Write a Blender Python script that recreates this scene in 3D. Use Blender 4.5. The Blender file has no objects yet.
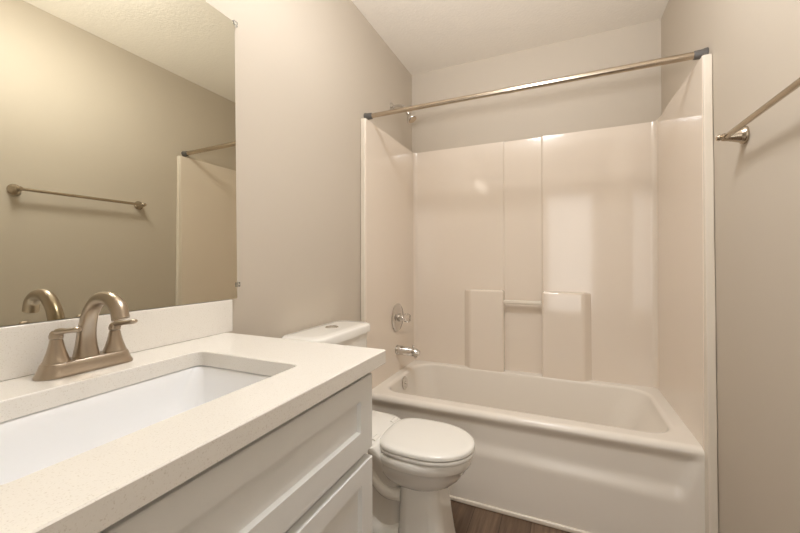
import bpy, bmesh, math, random
from mathutils import Vector, Matrix
PI = math.pi
sc = bpy.context.scene
C = bpy.context.collection

# ------------------------------------------------------------------ camera
W = 1.524      # wall to wall
H = 2.532      # ceiling
D = 0.752      # back wall of the alcove
YB = -2.10     # wall behind the camera, with the doorway
F_PX = 361.76
cam_d = bpy.data.cameras.new('camera')
cam = bpy.data.objects.new('camera', cam_d); C.objects.link(cam)
cam.location = (0.9963, -1.724, 1.1686)
cam.rotation_mode = 'QUATERNION'
cam.rotation_quaternion = (Matrix.Rotation(math.radians(23.88), 4, 'Z') @ Matrix.Rotation(PI/2, 4, 'X')
                           @ Matrix.Rotation(-0.0038, 4, 'Z')).to_quaternion()
cam_d.sensor_width = 36.0
cam_d.lens = 36.0*F_PX/800.0
cam_d.shift_y = -(266.5-260.3)/800.0
cam_d.clip_start = 0.02
sc.camera = cam

# ------------------------------------------------------------------ world, exposure, big lights
sc.view_settings.view_transform = 'Standard'
sc.view_settings.look = 'None'
sc.view_settings.exposure = 0.42
sc.view_settings.gamma = 1.0
sc.view_settings.use_curve_mapping = False
world = bpy.data.worlds.new('world'); sc.world = world
world.use_nodes = True
world.node_tree.nodes['Background'].inputs[0].default_value = (1.0, 0.95, 0.88, 1)
world.node_tree.nodes['Background'].inputs[1].default_value = 0.3

def area(name, loc, rot, sx, sy, power, col):
    l = bpy.data.lights.new(name, 'AREA'); l.shape = 'RECTANGLE'; l.size = sx; l.size_y = sy
    l.energy = power; l.color = col
    o = bpy.data.objects.new(name, l); C.objects.link(o); o.location = loc; o.rotation_euler = rot
    return o
GLOBE = 2.1
DOME = 31.0            # emission of the added ceiling fill dome           # emission of the vanity globes
# added soft fill panel in the hall, shining through the doorway behind the camera
area('hall_fill', (1.13, -3.0, 1.30), (PI/2, 0, 0), 0.62, 1.7, 7.0, (1.0, 0.98, 0.95))
# the photographer's flash, bounced off the ceiling
sl = bpy.data.lights.new('bounced_flash', 'SPOT'); sl.energy = 110; sl.color = (.98, .985, 1.0)
sl.spot_size = math.radians(92); sl.spot_blend = .9; sl.shadow_soft_size = .10
so = bpy.data.objects.new('bounced_flash', sl); C.objects.link(so); so.location = (0.80, -1.72, 1.42)
so.rotation_euler = (PI/2+math.radians(50), 0, 0)

# ------------------------------------------------------------------ materials
def s2l(c):
    return tuple(((v/255)/12.92 if v/255 <= .04045 else ((v/255+.055)/1.055)**2.4) for v in c)
def mat(name, rgb, rough=.5, metal=0.0, spec=.5, coat=0.0, trans=0.0, ior=None, emis=None, es=0):
    m = bpy.data.materials.new(name); m.use_nodes = True
    b = m.node_tree.nodes['Principled BSDF']
    b.inputs['Base Color'].default_value = (*s2l(rgb), 1)
    b.inputs['Roughness'].default_value = rough
    b.inputs['Metallic'].default_value = metal
    b.inputs['Specular IOR Level'].default_value = spec
    b.inputs['Coat Weight'].default_value = coat
    b.inputs['Coat Roughness'].default_value = .04
    b.inputs['Transmission Weight'].default_value = trans
    if ior: b.inputs['IOR'].default_value = ior
    if emis:
        b.inputs['Emission Color'].default_value = (*emis, 1)
        b.inputs['Emission Strength'].default_value = es
    return m
def bump(m, scale, strength, detail=2, dist=.002, rough=.5):
    nt = m.node_tree; b = nt.nodes['Principled BSDF']
    tc = nt.nodes.new('ShaderNodeTexCoord'); n = nt.nodes.new('ShaderNodeTexNoise'); bp = nt.nodes.new('ShaderNodeBump')
    n.inputs['Scale'].default_value = scale; n.inputs['Detail'].default_value = detail; n.inputs['Roughness'].default_value = rough
    bp.inputs['Strength'].default_value = strength; bp.inputs['Distance'].default_value = dist
    nt.links.new(tc.outputs['Object'], n.inputs['Vector']); nt.links.new(n.outputs['Fac'], bp.inputs['Height'])
    nt.links.new(bp.outputs['Normal'], b.inputs['Normal'])
    return m
M = {}
M['wall'] = bump(mat('wall_paint', (202, 191, 176), .55, spec=.35), 260, .15, 2, .001)
M['ceiling'] = bump(mat('ceiling_texture', (234, 226, 214), .9, spec=.1), 60, .35, 4, .005, .6)
M['trimpaint'] = mat('trim_paint', (238, 234, 225), .3)
M['acrylic'] = bump(mat('cream_fibreglass', (236, 223, 208), .09, spec=.6, coat=.3), 3.2, .05, 1, .02)
M['tubbase'] = bump(mat('tub_fibreglass', (240, 232, 221), .24, spec=.5, coat=.08), 5.0, .05, 1, .02)
M['flange'] = mat('flange_acrylic', (232, 222, 207), .25)
M['china'] = mat('toilet_china', (242, 239, 232), .07, spec=.5, coat=.3)
M['seat'] = mat('seat_plastic', (243, 240, 233), .2)
M['basin'] = mat('sink_china', (243, 243, 244), .08, coat=.3)
M['cabinet'] = mat('cabinet_paint', (239, 239, 237), .35)
M['gap'] = mat('cabinet_frame_paint', (205, 197, 184), .5)
M['nickel'] = mat('brushed_nickel', (184, 171, 155), .30, metal=1)
M['nickel2'] = mat('satin_nickel', (186, 173, 155), .25, metal=1)
M['chrome'] = mat('chrome', (214, 211, 207), .10, metal=1)
M['cap'] = mat('grey_rubber', (92, 88, 84), .45)
M['mirror'] = mat('mirror_silver', (214, 211, 196), .0, metal=1)
M['clear'] = mat('clear_plastic', (235, 235, 230), .08, trans=.85, ior=1.45)
M['crystal'] = mat('crystal_acrylic', (245, 240, 235), .03, trans=.9, ior=1.49)
M['dark'] = mat('dark_gap', (30, 28, 26), .6)
M['dome'] = mat('fill_dome', (255, 245, 232), .4, emis=(.96, .98, 1.0), es=DOME)
M['globe'] = mat('lamp_globe', (255, 240, 220), .4, emis=(1.0, .92, .80), es=GLOBE)

def quartz():
    m = mat('white_quartz', (236, 231, 223), .16, coat=.15)
    nt = m.node_tree; b = nt.nodes['Principled BSDF']; L = nt.links
    tc = nt.nodes.new('ShaderNodeTexCoord')
    v = nt.nodes.new('ShaderNodeTexNoise'); v.inputs['Scale'].default_value = 420; v.inputs['Detail'].default_value = 3
    r = nt.nodes.new('ShaderNodeValToRGB')
    r.color_ramp.elements[0].position = .28; r.color_ramp.elements[0].color = (*s2l((217, 209, 197)), 1)
    r.color_ramp.elements[1].position = .42; r.color_ramp.elements[1].color = (*s2l((236, 231, 223)), 1)
    L.new(tc.outputs['Object'], v.inputs['Vector']); L.new(v.outputs['Fac'], r.inputs['Fac']); L.new(r.outputs['Color'], b.inputs['Base Color'])
    return m
M['quartz'] = quartz()
def wood():
    m = mat('floor_planks', (110, 88, 70), .4)
    nt = m.node_tree; b = nt.nodes['Principled BSDF']; L = nt.links
    tc = nt.nodes.new('ShaderNodeTexCoord')
    mp = nt.nodes.new('ShaderNodeMapping'); mp.inputs['Rotation'].default_value = (0, 0, PI/2)
    br = nt.nodes.new('ShaderNodeTexBrick')
    br.inputs['Scale'].default_value = 1.0; br.inputs['Brick Width'].default_value = 1.1; br.inputs['Row Height'].default_value = .125
    br.inputs['Mortar Size'].default_value = .0012
    br.inputs['Color1'].default_value = (*s2l((136, 114, 94)), 1); br.inputs['Color2'].default_value = (*s2l((104, 84, 67)), 1)
    br.inputs['Mortar'].default_value = (*s2l((56, 44, 35)), 1); br.offset = .37
    mp2 = nt.nodes.new('ShaderNodeMapping'); mp2.inputs['Scale'].default_value = (38, 2.2, 1)
    n = nt.nodes.new('ShaderNodeTexNoise'); n.inputs['Scale'].default_value = 2.0; n.inputs['Detail'].default_value = 6; n.inputs['Roughness'].default_value = .65
    r = nt.nodes.new('ShaderNodeValToRGB')
    r.color_ramp.elements[0].position = .3; r.color_ramp.elements[0].color = (.55, .5, .47, 1)
    r.color_ramp.elements[1].position = .7; r.color_ramp.elements[1].color = (1.15, 1.12, 1.1, 1)
    mx = nt.nodes.new('ShaderNodeMix'); mx.data_type = 'RGBA'; mx.blend_type = 'MULTIPLY'; mx.inputs[0].default_value = 1
    L.new(tc.outputs['Object'], mp.inputs['Vector']); L.new(mp.outputs['Vector'], br.inputs['Vector'])
    L.new(tc.outputs['Object'], mp2.inputs['Vector']); L.new(mp2.outputs['Vector'], n.inputs['Vector']); L.new(n.outputs['Fac'], r.inputs['Fac'])
    L.new(br.outputs['Color'], mx.inputs[6]); L.new(r.outputs['Color'], mx.inputs[7]); L.new(mx.outputs[2], b.inputs['Base Color'])
    return m
M['wood'] = wood()

# ------------------------------------------------------------------ mesh helpers
def obj(name, bm, m, parent=None, smooth=35, bevel=0, seg=2, subsurf=0, weighted=False):
    bmesh.ops.recalc_face_normals(bm, faces=bm.faces)
    me = bpy.data.meshes.new(name); bm.to_mesh(me); bm.free()
    me.materials.append(m)
    if smooth:
        for p in me.polygons: p.use_smooth = True
        me.set_sharp_from_angle(angle=math.radians(smooth))
    o = bpy.data.objects.new(name, me); C.objects.link(o)
    if parent:
        o.parent = parent
        o.matrix_parent_inverse = Matrix.Translation(parent_world(parent)).inverted()
    if bevel:
        b = o.modifiers.new('bevel', 'BEVEL'); b.width = bevel; b.segments = seg; b.limit_method = 'ANGLE'; b.angle_limit = math.radians(40)
        b.harden_normals = bool(smooth)
    if weighted:
        w = o.modifiers.new('wn', 'WEIGHTED_NORMAL'); w.keep_sharp = True; w.weight = 100
    if subsurf:
        s = o.modifiers.new('sub', 'SUBSURF'); s.levels = subsurf; s.render_levels = subsurf
    return o
def parent_world(p):
    return Vector((0, 0, 0)) if p.parent else p.location.copy()   # meshes sit at the world origin
def tag(o, label=None, cat=None, group=None, kind=None):
    if label: o['label'] = label
    if cat: o['category'] = cat
    if group: o['group'] = group
    if kind: o['kind'] = kind
    return o
def thing(name, loc, label, cat, group=None):
    o = bpy.data.objects.new(name, None); C.objects.link(o); o.location = loc
    o.empty_display_size = .05
    return tag(o, label, cat, group)
def struct(name, bm, m, **k):
    return tag(obj(name, bm, m, **k), kind='structure')
def box(bm, x0, x1, y0, y1, z0, z1):
    vs = [bm.verts.new(p) for p in ((x0,y0,z0),(x1,y0,z0),(x1,y1,z0),(x0,y1,z0),(x0,y0,z1),(x1,y0,z1),(x1,y1,z1),(x0,y1,z1))]
    for f in ((0,3,2,1),(4,5,6,7),(0,1,5,4),(1,2,6,5),(2,3,7,6),(3,0,4,7)): bm.faces.new([vs[i] for i in f])
    return bm
def bx(*a): return box(bmesh.new(), *a)
def loft(bm, rings, cap0=True, cap1=True):
    R = [[bm.verts.new(p) for p in r] for r in rings]; n = len(R[0])
    for a, b in zip(R, R[1:]):
        for i in range(n):
            j = (i+1) % n
            bm.faces.new((a[i], a[j], b[j], b[i]))
    if cap0: bm.faces.new(R[0][::-1])
    if cap1: bm.faces.new(R[-1])
    return R
def lathe(bm, prof, origin=(0,0,0), axis=(0,0,1), n=32, sx=1, sy=1):
    """prof: (radius, height along axis)"""
    q = Vector((0,0,1)).rotation_difference(Vector(axis).normalized()).to_matrix()
    o = Vector(origin); rings = []
    for r, h in prof:
        r = max(r, 1e-5)
        rings.append([o + q @ Vector((r*sx*math.cos(2*PI*i/n), r*sy*math.sin(2*PI*i/n), h)) for i in range(n)])
    loft(bm, rings); return bm
def tube(bm, pts, rad, n=16, flat=None, up=None):
    pts = [Vector(p) for p in pts]
    if not hasattr(rad, '__len__'): rad = [rad]*len(pts)
    rings = []; prev = None
    for i, p in enumerate(pts):
        t = (pts[min(i+1, len(pts)-1)] - pts[max(i-1, 0)]).normalized()
        if prev is None:
            a = Vector(up) if up else (Vector((0,0,1)) if abs(t.z) < .9 else Vector((0,1,0)))
        else: a = prev
        s = (a - t*a.dot(t)).normalized(); prev = s; b = t.cross(s)
        fl = flat[i] if flat else 1
        rings.append([p + s*(rad[i]*fl*math.cos(2*PI*k/n)) + b*(rad[i]*math.sin(2*PI*k/n)) for k in range(n)])
    loft(bm, rings); return bm
def catmull(P, k=8):
    P = [Vector(p) for p in P]; out = []
    Q = [2*P[0]-P[1]] + P + [2*P[-1]-P[-2]]
    for i in range(1, len(Q)-2):
        for j in range(k):
            t = j/k; a, b, c, d = Q[i-1:i+3]
            out.append(.5*((2*b)+(c-a)*t+(2*a-5*b+4*c-d)*t*t+(-a+3*b-3*c+d)*t**3))
    out.append(P[-1]); return out
def lerp_list(vals, k=8):
    return [v.x for v in catmull([(v, 0, 0) for v in vals], k)]
def rrect(x0, x1, y0, y1, r, z, n=8):
    pts = []
    for cx, cy, a0 in ((x1-r, y1-r, 0), (x0+r, y1-r, PI/2), (x0+r, y0+r, PI), (x1-r, y0+r, 1.5*PI)):
        for i in range(n+1):
            a = a0 + PI/2*i/n
            pts.append((cx+r*math.cos(a), cy+r*math.sin(a), z))
    return pts
def sup(xc, yc, rx, ry, z, n=48, e=2.0, eb=None):
    """superellipse ring; eb = exponent of the -x half"""
    pts = []
    for i in range(n):
        a = 2*PI*i/n; c, s = math.cos(a), math.sin(a)
        q = e if c >= 0 or eb is None else eb
        pts.append((xc+rx*math.copysign(abs(c)**(2/q), c), yc+ry*math.copysign(abs(s)**(2/q), s), z))
    return pts

# ------------------------------------------------------------------ room shell
T = .1
struct('floor', bx(-T, W+T, -3.4, D+T, -T, 0), M['wood'], smooth=0)
struct('ceiling', bx(-T, W+T, -3.4, D+T, H, H+T), M['ceiling'], smooth=0)
struct('wall_left', bx(-T, 0, -3.4, D+T, 0, H), M['wall'], smooth=0)
struct('wall_right', bx(W, W+T, -3.4, D+T, 0, H), M['wall'], smooth=0)
struct('wall_back', bx(0, W, D, D+T, 0, H), M['wall'], smooth=0)
struct('wall_hall', bx(0, W, -3.4, -3.3, 0, H), M['wall'], smooth=0)
DX0, DX1, DZ = 0.80, 1.45, 2.09
bm = bmesh.new()
box(bm, 0, DX0, YB-T, YB, 0, H); box(bm, DX1, W, YB-T, YB, 0, H); box(bm, DX0, DX1, YB-T, YB, DZ, H)
struct('wall_front', bm, M['wall'], smooth=0)
bm = bmesh.new()
cw = .062
box(bm, DX0-cw, DX0, YB, YB+.016, 0, DZ+cw); box(bm, DX1, DX1+cw, YB, YB+.016, 0, DZ+cw); box(bm, DX0, DX1, YB, YB+.016, DZ, DZ+cw)
box(bm, DX0, DX0+.015, YB-T, YB, 0, DZ); box(bm, DX1-.015, DX1, YB-T, YB, 0, DZ); box(bm, DX0+.015, DX1-.015, YB-T, YB, DZ-.015, DZ)
struct('trim_1', bm, M['trimpaint'], bevel=.002)
struct('baseboard_right', bx(W-.014, W, YB+.02, -.05, 0, .085), M['trimpaint'], bevel=.003)
struct('baseboard_left', bx(0, .014, -.87, -.04, 0, .085), M['trimpaint'], bevel=.003)
struct('trim_2', bx(.036, W-.036, -.018, -.001, 0, .020), M['flange'], bevel=.006, seg=3)

# ------------------------------------------------------------------ tub and shower surround, one moulded unit
ZS = 1.944; RZ = .447; TX = .031; YI = .717; ZJ = RZ-.02
tubu = thing('tub_shower_unit', (W/2, .36, 0), 'glossy cream moulded bathtub and shower surround filling the alcove', 'bathtub')
def fil(cx, cy, r, a0, a1, n=8):
    return [(cx+r*math.cos(a0+(a1-a0)*i/n), cy+r*math.sin(a0+(a1-a0)*i/n)) for i in range(n+1)]
r = .028; g = .0015
half = [(g, 0), (TX-.006, 0)] + fil(TX-.006, .006, .006, -PI/2, 0, 4) \
     + fil(TX+r, YI-r, r, PI, PI/2) + [(.652, YI), (.656, YI+.001), (.664, YI+.010), (.668, YI+.011)]
SX0, SX1 = .660, .893
right = [(W-TX+.006, 0), (W-g, 0)]
rr = fil(W-TX-r, YI-r, r, PI/2, 0)
plan = half + [(.885, YI+.011), (.889, YI+.010), (.897, YI+.001), (.901, YI)] + rr \
     + [(p[0], p[1]) for p in fil(W-TX+.006, .006, .006, PI, 1.5*PI, 4)] + [(W-g, 0), (W-g, D-g), (g, D-g)]
bm = bmesh.new()
NZ = 1
loft(bm, [[(x, y, z) for x, y in plan] for z in (ZJ, ZS)])
obj('surround_wall', bm, M['acrylic'], tubu, bevel=.005, seg=3, smooth=30, weighted=True)

# moulded shelf blocks on the back wall, either side of the niche
def pad(x0, x1, s0, s1):
    y1 = YI+.006
    yf = .668
    bm = bmesh.new(); rings = []
    for z, yy, k in ((.405, yf, 0), (.93, yf+.004, 0), (.972, yf+.008, 0)):
        rings.append([(x0, y1, z), (x0+s0, yy, z), (x1-s1, yy, z), (x1, y1, z)])
    loft(bm, rings)
    return bm
obj('shelf_block', pad(.392, .664, .050, .003), M['acrylic'], tubu, bevel=.014, seg=5, smooth=30, weighted=True)
obj('shelf_block', pad(.889, 1.172, .003, .050), M['acrylic'], tubu, bevel=.014, seg=5, smooth=30, weighted=True)
obj('grab_bar', bx(.662, .891, .664, .690, .888, .912), M['flange'], tubu, bevel=.008, seg=4)

# tub: deck, basin and apron
bm = bmesh.new()
ox0, ox1, oy0, oy1 = .088, 1.425, .092, .664
def ring(dx0, dx1, dy0, dy1, rad, z): return rrect(ox0+dx0, ox1-dx1, oy0+dy0, oy1-dy1, rad, z, 10)
rings = [rrect(.004, W-.004, .022, .744, .002, RZ, 10), ring(-.022, -.022, -.022, -.006, .12, RZ)]
for k in range(1, 7):
    a = PI/2*k/6; f = .022*(1-math.sin(a))
    rings.append(ring(-f, -f, -f, -f*.28, .12, RZ-.022*(1-math.cos(a))))
for t in (.12, .3, .5, .7, .85, .94, .985, 1.0):
    z = RZ-.022 - (RZ-.022-.075)*t
    e = t + .9*max(0, t-.8)**1.2
    rings.append(ring(.045*e, .20*e**1.15, .045*e, .03*e, .12+.03*t, z))
rings.append(ring(.16, .36, .12, .10, .12, .070))
loft(bm, rings, cap0=False)
# apron as a grid: x by profile parameter
prof = []
nz = 44
for i in range(nz+1): prof.append(('z', .0+(.4221)*i/nz))
for i in range(1, 9): prof.append(('a', PI/2*i/8))
def sm(a, b, x):
    t = min(1, max(0, (x-a)/(b-a))); return t*t*(3-2*t)
nx = 90; G = []
for i in range(nx+1):
    x = .0285 + (W-.057)*i/nx; col = []
    for k, v in prof:
        if k == 'z':
            z = v
            zc = .285 - .035*(x/W)               # crease line, a little lower to the right
            xr = 1.478 - .055*(1-sm(.2, .44, z))  # right edge of the recess
            m = sm(zc-.035, zc+.035, z) * (1-sm(xr-.022, xr+.012, x)) * sm(.04, .07, x)
            m *= 1 - sm(.385, .4221, z)
            y = -.003 + .017*m - .0*z
            y -= .006*(1-sm(.0, .25, z))
        else:
            z = .4221 + .025*math.sin(v); y = -.003 + .025*(1-math.cos(v))
        col.append(bm.verts.new((x, y, z)))
    G.append(col)
for i in range(nx):
    for j in range(len(prof)-1): bm.faces.new((G[i][j], G[i+1][j], G[i+1][j+1], G[i][j+1]))
obj('tub', bm, M['tubbase'], tubu, smooth=50)
# flange strips down to the floor at both sides
def flange(x0, x1, outer, ln=.012):
    bm = bmesh.new(); rings = []
    n = 14
    for i in range(n+1):
        z = ZS*i/n
        lean = -ln*(1-z/ZS) - .003
        wv = .0006*math.sin(i*1.9) - .0004
        a, b = (x0, x1+wv) if outer > 0 else (x0-wv, x1)
        rings.append([(a, lean, z), (b, lean, z), (b, .02, z), (a, .02, z)])
    loft(bm, rings); return bm
obj('flange', flange(.0015, TX-.004, -1), M['flange'], tubu, bevel=.004, seg=3)
obj('flange', flange(W-TX+.002, W-.0008, 1, .048), M['flange'], tubu, bevel=.004, seg=3)
o = obj('overflow_plate', lathe(bmesh.new(), [(0, 0), (.040, 0), (.041, .003), (.036, .008), (.012, .010), (.010, .016), (0, .017)], (.0945, .375, .395), (1, 0, .10)), M['chrome'], tubu)
o['label'] = 'round chrome overflow plate'
o = obj('drain', lathe(bmesh.new(), [(0, 0), (.035, 0), (.034, .004), (.02, .006), (0, .006)], (.30, .375, .071)), M['chrome'], tubu)
o['label'] = 'round chrome drain in the tub floor'

# ------------------------------------------------------------------ tub faucet, valve, shower head, rod
yv = .405
v = thing('shower_valve', (TX+.001, yv, .80), 'chrome round shower valve plate with clear crystal knob, above the tub spout', 'shower valve')
obj('escutcheon', lathe(bmesh.new(), [(0, 0), (.088, 0), (.090, .003), (.084, .008), (.05, .014), (.03, .017), (0, .018)], (TX+.0015, yv, .80), (1, 0, 0), 48), M['chrome'], v)
obj('valve_stem', lathe(bmesh.new(), [(0, .014), (.026, .014), (.026, .030), (.018, .036), (.014, .046), (0, .046)], (TX, yv, .80), (1, 0, 0)), M['chrome'], v)
kb = obj('knob', lathe(bmesh.new(), [(0, .047), (.016, .047), (.027, .058), (.030, .070), (.028, .082), (.020, .090), (0, .092)], (TX, yv, .80), (1, 0, 0), 10), M['crystal'], v, smooth=15)
kb['label'] = 'faceted clear crystal knob'
obj('knob_cap', lathe(bmesh.new(), [(0, .0925), (.010, .0925), (.009, .096), (0, .097)], (TX, yv, .80), (1, 0, 0), 16), M['chrome'], v)

s = thing('tub_spout', (TX+.001, yv, .59), 'chrome tub spout on the left surround wall below the crystal knob', 'tub spout')
P = catmull([(TX+.0015, yv, .590), (TX+.02, yv, .590), (TX+.07, yv, .589), (TX+.12, yv, .587), (TX+.152, yv, .580)], 5)
rd = lerp_list([.033, .030, .028, .028, .019], 5)
bm = bmesh.new(); tube(bm, P, rd, 24)
obj('spout_body', bm, M['chrome'], s)
bm = bmesh.new(); lathe(bm, [(0, 0), (.010, 0), (.010, .022), (0, .022)], (TX+.128, yv, .550)); obj('outlet', bm, M['chrome'], s)
bm = bmesh.new(); lathe(bm, [(0, 0), (.004, 0), (.004, .012), (.007, .015), (.006, .020), (0, .021)], (TX+.112, yv, .611)); obj('diverter', bm, M['chrome'], s)

sh = thing('shower_head', (.001, .40, 2.16), 'small chrome shower head on a bent arm above the surround, behind the curtain rod', 'shower head')
obj('wall_flange', lathe(bmesh.new(), [(0, 0), (.030, 0), (.029, .004), (.016, .012), (0, .013)], (.0015, .40, 2.16), (1, 0, 0)), M['chrome'], sh)
P = catmull([(.006, .40, 2.16), (.04, .40, 2.163), (.085, .40, 2.152), (.106, .40, 2.120), (.112, .40, 2.108)], 6)
obj('shower_arm', tube(bmesh.new(), P, .0085, 14), M['chrome'], sh)
ax = Vector((.55, 0, -.83)).normalized()
o3 = Vector((.112, .40, 2.108))
obj('spray_head', lathe(bmesh.new(), [(0, -.004), (.012, -.004), (.014, .008), (.011, .016), (.018, .026), (.032, .046), (.035, .056), (.033, .062), (0, .062)], o3, ax), M['chrome'], sh)
bm = bmesh.new(); lathe(bm, [(0, .0625), (.027, .0625), (.027, .065), (0, .066)], o3, ax)
nz_ = obj('spray_face', bm, M['nickel2'], sh); nz_['label'] = 'grey spray face of the shower head'

rod = thing('shower_curtain_rod', (W/2, .014, 1.965), 'long polished nickel curtain rod spanning the tub alcove', 'shower rod')
RY, RZ2 = .052, 1.972
obj('rod_tube', lathe(bmesh.new(), [(0, .030), (.0125, .030), (.0125, .75), (.0142, .751), (.0142, W-.030), (0, W-.030)], (0, RY, RZ2), (1, 0, 0), 24), M['nickel2'], rod)
for a, dx in ((0.0015, 1), (W-.0015, -1)):
    o = obj('end_cap', lathe(bmesh.new(), [(0, 0), (.021, 0), (.0205, .006), (.0175, .018), (.0165, .040), (.0145, .043), (0, .043)], (a, RY, RZ2), (dx, 0, 0), 24), M['cap'], rod)
    o['label'] = 'dark grey rubber end cap'

# ------------------------------------------------------------------ towel bar on the right wall
tb = thing('towel_bar', (W, -.56, 1.556), 'brushed nickel towel bar mounted on the right wall beside the tub', 'towel bar')
for yy in (-.265, -.850):
    pst = obj('post', lathe(bmesh.new(), [(0, 0), (.027, 0), (.0275, .004), (.026, .009), (.0215, .013), (.0205, .017), (.0165, .030), (.013, .044), (.0118, .056), (.0085, .059), (.0085, .061), (.0105, .065), (.0085, .071), (0, .073)], (W-.0012, yy, 1.553), (-1, 0, 0)), M['nickel2'], tb)
obj('bar', lathe(bmesh.new(), [(0, -.0), (.0082, 0), (.0082, .585), (0, .585)], (W-.050, -.850, 1.553), (0, 1, 0), 20), M['nickel2'], tb)

# ------------------------------------------------------------------ vanity
CZ = .940; CY1 = -.890; CX = .587; CB = .905
van = thing('vanity_cabinet', (.28, -1.5, 0), 'white painted shaker vanity cabinet under the quartz countertop', 'cabinet')
VY0 = YB+.003; VY1 = -.912
bm = bmesh.new()
box(bm, .004, .545, VY1-.018, VY1, .0, CB-.001)       # right side panel
box(bm, .004, .545, VY0, VY0+.018, .0, CB-.001)
box(bm, .004, .02, VY0+.018, VY1-.018, .0, CB-.001)
box(bm, .02, .53, VY0+.018, VY1-.018, .09, .108)
box(bm, .46, .475, VY0+.018, VY1-.018, .0, .09)       # toe kick
box(bm, .527, .546, VY0+.018, VY1-.018, .868, CB-.001)
box(bm, .527, .546, VY0+.018, VY1-.018, .672, .722)
box(bm, .527, .546, VY0+.018, VY1-.018, .09, .125)
box(bm, .527, .546, -1.625, -1.585, .125, .868)
obj('body', bm, M['cabinet'], van, smooth=0)
FX = .547; FT = .020
def shaker(name, y0, y1, z0, z1, st=.056, bt=.050, tt=.050):
    """frame and recessed panel"""
    bm = bmesh.new(); x0 = FX+.001; x1 = x0+FT; xr = x1-.010
    o_ = [(y0, z0), (y1, z0), (y1, z1), (y0, z1)]
    i_ = [(y0+st, z0+bt), (y1-st, z0+bt), (y1-st, z1-tt), (y0+st, z1-tt)]
    c = .0025
    j_ = [(y0+st+c, z0+bt+c), (y1-st-c, z0+bt+c), (y1-st-c, z1-tt-c), (y0+st+c, z1-tt-c)]
    e = .0015
    of = [(y0+e, z0+e), (y1-e, z0+e), (y1-e, z1-e), (y0+e, z1-e)]
    rings = [[(x0, y, z) for y, z in o_], [(x1-e, y, z) for y, z in o_], [(x1, y, z) for y, z in of],
             [(x1, y, z) for y, z in i_], [(xr, y, z) for y, z in j_]]
    loft(bm, rings)
    return obj(name, bm, M['cabinet'], van, smooth=0)
shaker('drawer_front', -1.600, -.930, .707, .888, tt=.050, bt=.056)
shaker('drawer_front', VY0+.02, -1.606, .707, .888, tt=.050, bt=.056)
shaker('door', -1.262, -.930, .115, .684, .052, .055, .045)
shaker('door', -1.600, -1.268, .115, .684, .052, .055, .045)
shaker('door', VY0+.02, -1.606, .115, .684, .052, .055, .045)

# countertop with sink cut-out
ct = thing('countertop', (.29, -1.5, CB), 'white speckled quartz countertop with backsplash on the vanity', 'countertop')
SXa, SXb, SYa, SYb = .156, .472, -1.560, -1.088
cy0 = YB+.002
def ctring(z, off=0): return rrect(.002+max(0, off)*0, CX-off, cy0+0, CY1-off, .003, z, 8)
def hole(z, off=0): return rrect(SXa-off, SXb+off, SYa-off, SYb+off, .020, z, 8)
bm = bmesh.new()
rings = [hole(CB), hole(CZ-.002), hole(CZ, .002), ctring(CZ, .002), ctring(CZ-.002), ctring(CB+.0015), ctring(CB, .0015)]
R = loft(bm, rings, cap0=False, cap1=False)
n = len(R[0])
for i in range(n):
    j = (i+1) % n; bm.faces.new((R[-1][i], R[-1][j], R[0][j], R[0][i]))
obj('slab', bm, M['quartz'], ct, smooth=30)
obj('backsplash', bx(.002, .021, cy0, -.868, CZ+.0005, 1.043), M['quartz'], ct, bevel=.0015)

# undermount sink
sk = thing('sink', (.31, -1.32, .76), 'white rectangular undermount sink set below the quartz countertop', 'sink')
bm = bmesh.new()
def sr(off, rad, z, dx=0): return rrect(SXa-.004+off, SXb+.004-off, SYa-.004+off*1.9, SYb+.004-off*1.9, rad, z, 10)
rings = [rrect(SXa-.03, SXb+.03, SYa-.03, SYb+.03, .03, CB-.001-.010, 10), rrect(SXa-.03, SXb+.03, SYa-.03, SYb+.03, .03, CB-.001, 10), sr(0, .022, CB-.001), sr(.004, .022, CB-.006)]
for t in (.2, .4, .6, .78, .9, .97, 1):
    z = CB-.006-.125*t
    rings.append(sr(.004+.022*t+.05*max(0, t-.6)**1.6*2, .026+.03*t, z))
for k, z in ((.09, CB-.137), (.12, CB-.140), (.15, CB-.141)):
    rings.append(rrect(SXa+k, SXb-k, SYa+k*1.3, SYb-k*1.3, min(.05, (SXb-SXa-2*k)/2-.002), z, 10))
loft(bm, rings, cap0=False)
obj('bowl', bm, M['basin'], sk, smooth=40)
obj('drain', lathe(bmesh.new(), [(0, 0), (.027, 0), (.026, .003), (.018, .005), (0, .005)], (.30, -1.32, CB-.1405)), M['nickel'], sk)

# ------------------------------------------------------------------ faucet
FXc, FYc = .074, -1.289
fa = thing('bathroom_faucet', (FXc, FYc, CZ), 'brushed nickel two-handle faucet behind the sink on the countertop', 'faucet')
z0 = CZ+.0008
bm = bmesh.new()
def stad(rx, ry, z, n=14):
    """stadium along y with flared, slightly waisted outline"""
    pts = []
    L_ = ry-rx
    for sgn, a0 in ((1, 0), (-1, PI)):
        for i in range(n+1):
            a = a0+PI*i/n
            pts.append((FXc+rx*math.cos(a), FYc+sgn*L_+rx*math.sin(a), z))
    return pts
rings = [stad(.0300, .0860, z0), stad(.0300, .0860, z0+.002), stad(.0288, .0845, z0+.005), stad(.0262, .0815, z0+.011),
         stad(.0240, .0785, z0+.019), stad(.0228, .0765, z0+.025), stad(.0215, .075, z0+.0265)]
loft(bm, rings)
obj('base_plate', bm, M['nickel'], fa, smooth=40)
zb = z0+.0255
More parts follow.
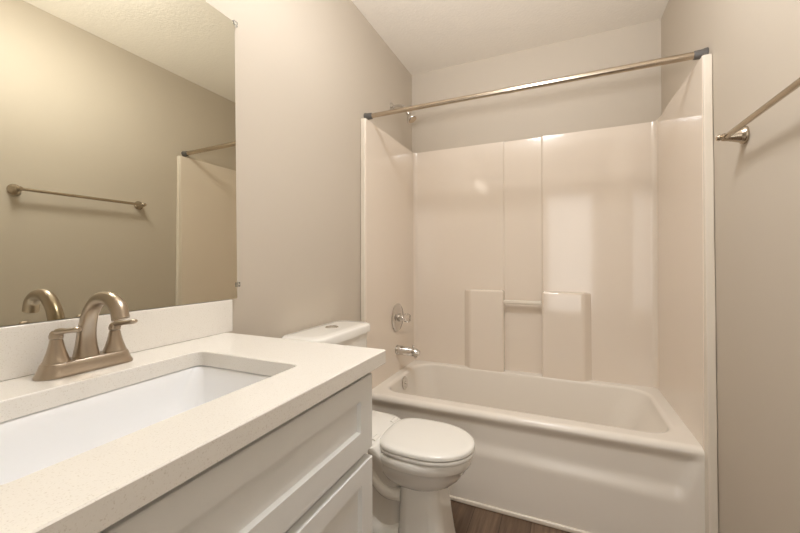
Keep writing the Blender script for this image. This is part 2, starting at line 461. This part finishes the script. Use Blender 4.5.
# spout: rises, bends forward
pts = [(FXc-.004, FYc, zb-.001), (FXc-.004, FYc, zb+.024), (FXc-.001, FYc, zb+.056), (FXc+.013, FYc, zb+.094), (FXc+.042, FYc, zb+.122), (FXc+.080, FYc, zb+.126), (FXc+.109, FYc, zb+.112), (FXc+.119, FYc, zb+.087)]
rad = [.0235, .0190, .0160, .0146, .0140, .0142, .0148, .0152]
P = catmull(pts, 7)
bm = bmesh.new(); tube(bm, P, lerp_list(rad, 7), 24, up=(0, 1, 0), flat=[1]*len(P))
obj('spout', bm, M['nickel'], fa, smooth=40)
e = Vector(P[-1]); d = (Vector(P[-1])-Vector(P[-2])).normalized()
a_ = obj('aerator', lathe(bmesh.new(), [(0, -.004), (.0115, -.004), (.0115, .0012), (0, .0012)], e, d, 20), M['nickel2'], fa)

for sg in (-1, 1):
    hy = FYc + sg*.052
    bm = bmesh.new()
    lathe(bm, [(0, 0), (.0220, 0), (.0220, .003), (.0205, .006), (.0180, .014), (.0148, .024), (.0124, .034), (.0110, .042), (.0106, .045), (.0098, .046), (.0098, .048), (0, .048)], (FXc, hy, zb-.0005), (0, 0, 1), 28)
    hb = obj('handle_body', bm, M['nickel'], fa, smooth=40)
    bm = bmesh.new(); h0 = zb+.0490
    lathe(bm, [(0, 0), (.0112, 0), (.0115, .005), (.010, .011), (.007, .015), (0, .016)], (FXc, hy, h0), (0, 0, 1), 24)
    P = catmull([(FXc-.004, hy, h0+.005), (FXc+.006, hy+.002, h0+.0125), (FXc+.022, hy+.006, h0+.0150), (FXc+.036, hy+.011, h0+.0165), (FXc+.046, hy+.014, h0+.0185), (FXc+.051, hy+.016, h0+.0200)], 5)
    rd = lerp_list([.008, .0090, .0082, .0088, .0092, .005], 5)
    fl = lerp_list([.95, .85, .62, .55, .6, .6], 5)
    tube(bm, P, rd, 18, flat=fl, up=(0, 0, 1))
    obj('lever', bm, M['nickel'], hb, smooth=50)

# ------------------------------------------------------------------ mirror
MY1 = -.843
mi = thing('wall_mirror', (.001, -1.45, 1.5), 'large frameless mirror clipped to the left wall above the backsplash', 'mirror')
MT = .0075      # the glass leans back from the backsplash to the wall
def mx(z): return .0015+(1.964-z)*MT
bm = bx(0, .005, YB+.02, MY1, 1.0445, 1.964)
for q in bm.verts: q.co.x += mx(q.co.z)
obj('glass', bm, M['mirror'], mi, smooth=0)
for zz in (1.962, 1.090):
    bm = bx(.0015, mx(zz)+.008, MY1-.006, MY1+.012, zz-.008, zz+.008)
    k = obj('clip', bm, M['clear'], mi, bevel=.002); k['label'] = 'small clear plastic mirror clip'
    obj('screw', lathe(bmesh.new(), [(0, 0), (.003, 0), (.0025, .0012), (0, .0014)], (mx(zz)+.0081, MY1+.005, zz), (1, 0, 0), 12), M['chrome'], k)

# ------------------------------------------------------------------ toilet
TY = -.372; TK = -.445
to = thing('toilet', (.36, TY, 0), 'white two-piece toilet with closed lid between vanity and tub', 'toilet')
# tank
bm = bmesh.new()
def tankring(x0, x1, hl, z, bow=.02, n=40):
    pts = []
    for x, y, zz in rrect(x0, x1, TK-hl, TK+hl, .045, z, 8):
        t = (y-TK)/hl
        xx = x + (bow*(1-t*t) if x > (x0+x1)/2 else 0)
        if x <= (x0+x1)/2: pass
        pts.append((xx, y, z))
    return pts
rings = [tankring(.03, .165, .135, .475, .015), tankring(.025, .172, .148, .50, .018), tankring(.018, .180, .200, .70, .02), tankring(.016, .184, .206, .842, .02), tankring(.03, .17, .19, .843, .02)]
loft(bm, rings); obj('tank', bm, M['china'], to, smooth=50)
bm = bmesh.new()
rings = [tankring(.014, .186, .209, .8435, .028), tankring(.010, .193, .215, .846, .028), tankring(.010, .193, .215, .872, .028), tankring(.013, .190, .212, .878, .028), tankring(.020, .183, .205, .8812, .028), tankring(.05, .15, .17, .8820, .02)]
loft(bm, rings); obj('tank_lid', bm, M['china'], to, smooth=50)
o = obj('flush_button', lathe(bmesh.new(), [(0, 0), (.028, 0), (.0285, .003), (.026, .0055), (.0245, .0055), (.0240, .0040), (0, .0042)], (.102, TK+.018, .8815), (0, 0, 1), 32, sx=1, sy=1), M['chrome'], to)
o['label'] = 'round chrome dual flush button'
# bowl and pedestal: one china body
bm = bmesh.new()
def egg(z, xb, xf, hw, e=2.0, eb=2.6):
    xc = xb+(xf-xb)*.5
    return sup(xc, TY, (xf-xb)/2, hw, z, 48, e, eb)
rings = [egg(.290, .39, .57, .065), egg(.300, .365, .595, .084), egg(.318, .340, .622, .104), egg(.340, .326, .645, .120), egg(.364, .317, .662, .131), egg(.390, .312, .675, .138),
         egg(.394, .310, .683, .143), egg(.400, .308, .686, .146), egg(.412, .306, .689, .147), egg(.427, .305, .690, .147), egg(.433, .310, .685, .143), egg(.435, .33, .665, .125)]
loft(bm, rings)
# column
def rr_(z, x0, x1, hw, rad): return rrect(x0, x1, TY-hw, TY+hw, rad, z, 8)
loft(bm, [rr_(.030, .410, .618, .105, .05), rr_(.10, .413, .606, .100, .05), rr_(.20, .416, .592, .094, .05), rr_(.29, .418, .580, .088, .05), rr_(.335, .42, .57, .08, .05)])
loft(bm, [rr_(.001, .12, .640, .118, .06), rr_(.022, .12, .640, .118, .06), rr_(.032, .125, .634, .112, .06)])
# rear body carrying the tank
loft(bm, [rr_(.03, .13, .42, .075, .04), rr_(.22, .12, .42, .070, .04), rr_(.34, .05, .42, .09, .05), rr_(.40, .03, .40, .13, .05), rr_(.455, .028, .36, .15, .05), rr_(.466, .035, .34, .14, .05), rr_(.474, .05, .25, .13, .05)])
# visible trapway curves on the two sides
for sg in (-1, 1):
    P = catmull([(.43, TY+sg*.070, .262), (.38, TY+sg*.076, .262), (.335, TY+sg*.078, .290), (.300, TY+sg*.078, .345), (.285, TY+sg*.074, .40)], 6)
    tube(bm, P, .024, 18)
    P = catmull([(.42, TY+sg*.05, .10), (.33, TY+sg*.06, .095), (.25, TY+sg*.062, .15), (.21, TY+sg*.06, .23), (.20, TY+sg*.05, .30)], 6)
    tube(bm, P, .04, 18)
obj('bowl', bm, M['china'], to, smooth=50)
# seat and lid
bm = bmesh.new()
def lidr(z, k, x0=.338, x1=.700, hw=.148):
    return sup((x0+x1)/2, TY, (x1-x0)/2-k, hw-k, z, 64, 2.05, 3.6)
loft(bm, [lidr(.4365, .008), lidr(.439, .003), lidr(.448, .001), lidr(.452, .004)]); obj('seat_ring', bm, M['seat'], to, smooth=50)
bm = bmesh.new()
loft(bm, [lidr(.4545, .005), lidr(.457, .001), lidr(.466, .001), lidr(.471, .004), lidr(.474, .012), lidr(.4755, .03)]); obj('lid', bm, M['seat'], to, smooth=50)
for sg in (-1, 1):
    obj('hinge', lathe(bmesh.new(), [(0, -.022), (.010, -.022), (.011, -.018), (.011, .018), (.010, .022), (0, .022)], (.328, TY+sg*.085, .476-.012), (0, 1, 0), 16), M['seat'], to)

# ------------------------------------------------------------------ lamps (above the frame): vanity bar seen as reflection, ceiling fill added
vl = thing('vanity_light', (.02, -1.30, 2.12), 'three-globe vanity lamp bar on the left wall above the mirror', 'wall lamp')
obj('back_plate', bx(.0015, .022, -1.55, -1.05, 2.10, 2.16), M['nickel'], vl, bevel=.004)
for k in (-1, 0, 1):
    yy = -1.30+.19*k
    bm = bmesh.new(); tube(bm, [(.02, yy, 2.13), (.08, yy, 2.13), (.10, yy, 2.12)], .008, 10); lathe(bm, [(0, 0), (.022, 0), (.022, .02), (0, .02)], (.11, yy, 2.108))
    ar = obj('arm', bm, M['nickel'], vl)
    obj('globe', lathe(bmesh.new(), [(0, 0), (.02, .001), (.035, .010), (.046, .030), (.048, .052), (.040, .076), (.024, .090), (.021, .093), (0, .093)], (.11, yy, 2.014), (0, 0, 1), 24), M['globe'], ar)

cl = thing('ceiling_fill', (.85, -.86, H), 'added round flush ceiling fill light above the bathroom floor', 'fill light')  # unseen fixture added for broad fill, kept out of the surround's reflection
obj('fill_rim', lathe(bmesh.new(), [(0, 0), (.21, 0), (.21, .022), (.202, .024), (0, .024)], (.85, -.86, H-.001), (0, 0, -1), 48), M['nickel'], cl)
obj('fill_diffuser', lathe(bmesh.new(), [(0, .0245), (.198, .0245), (.196, .032), (.17, .048), (.09, .060), (0, .064)], (.85, -.86, H-.001), (0, 0, -1), 48), M['dome'], cl)
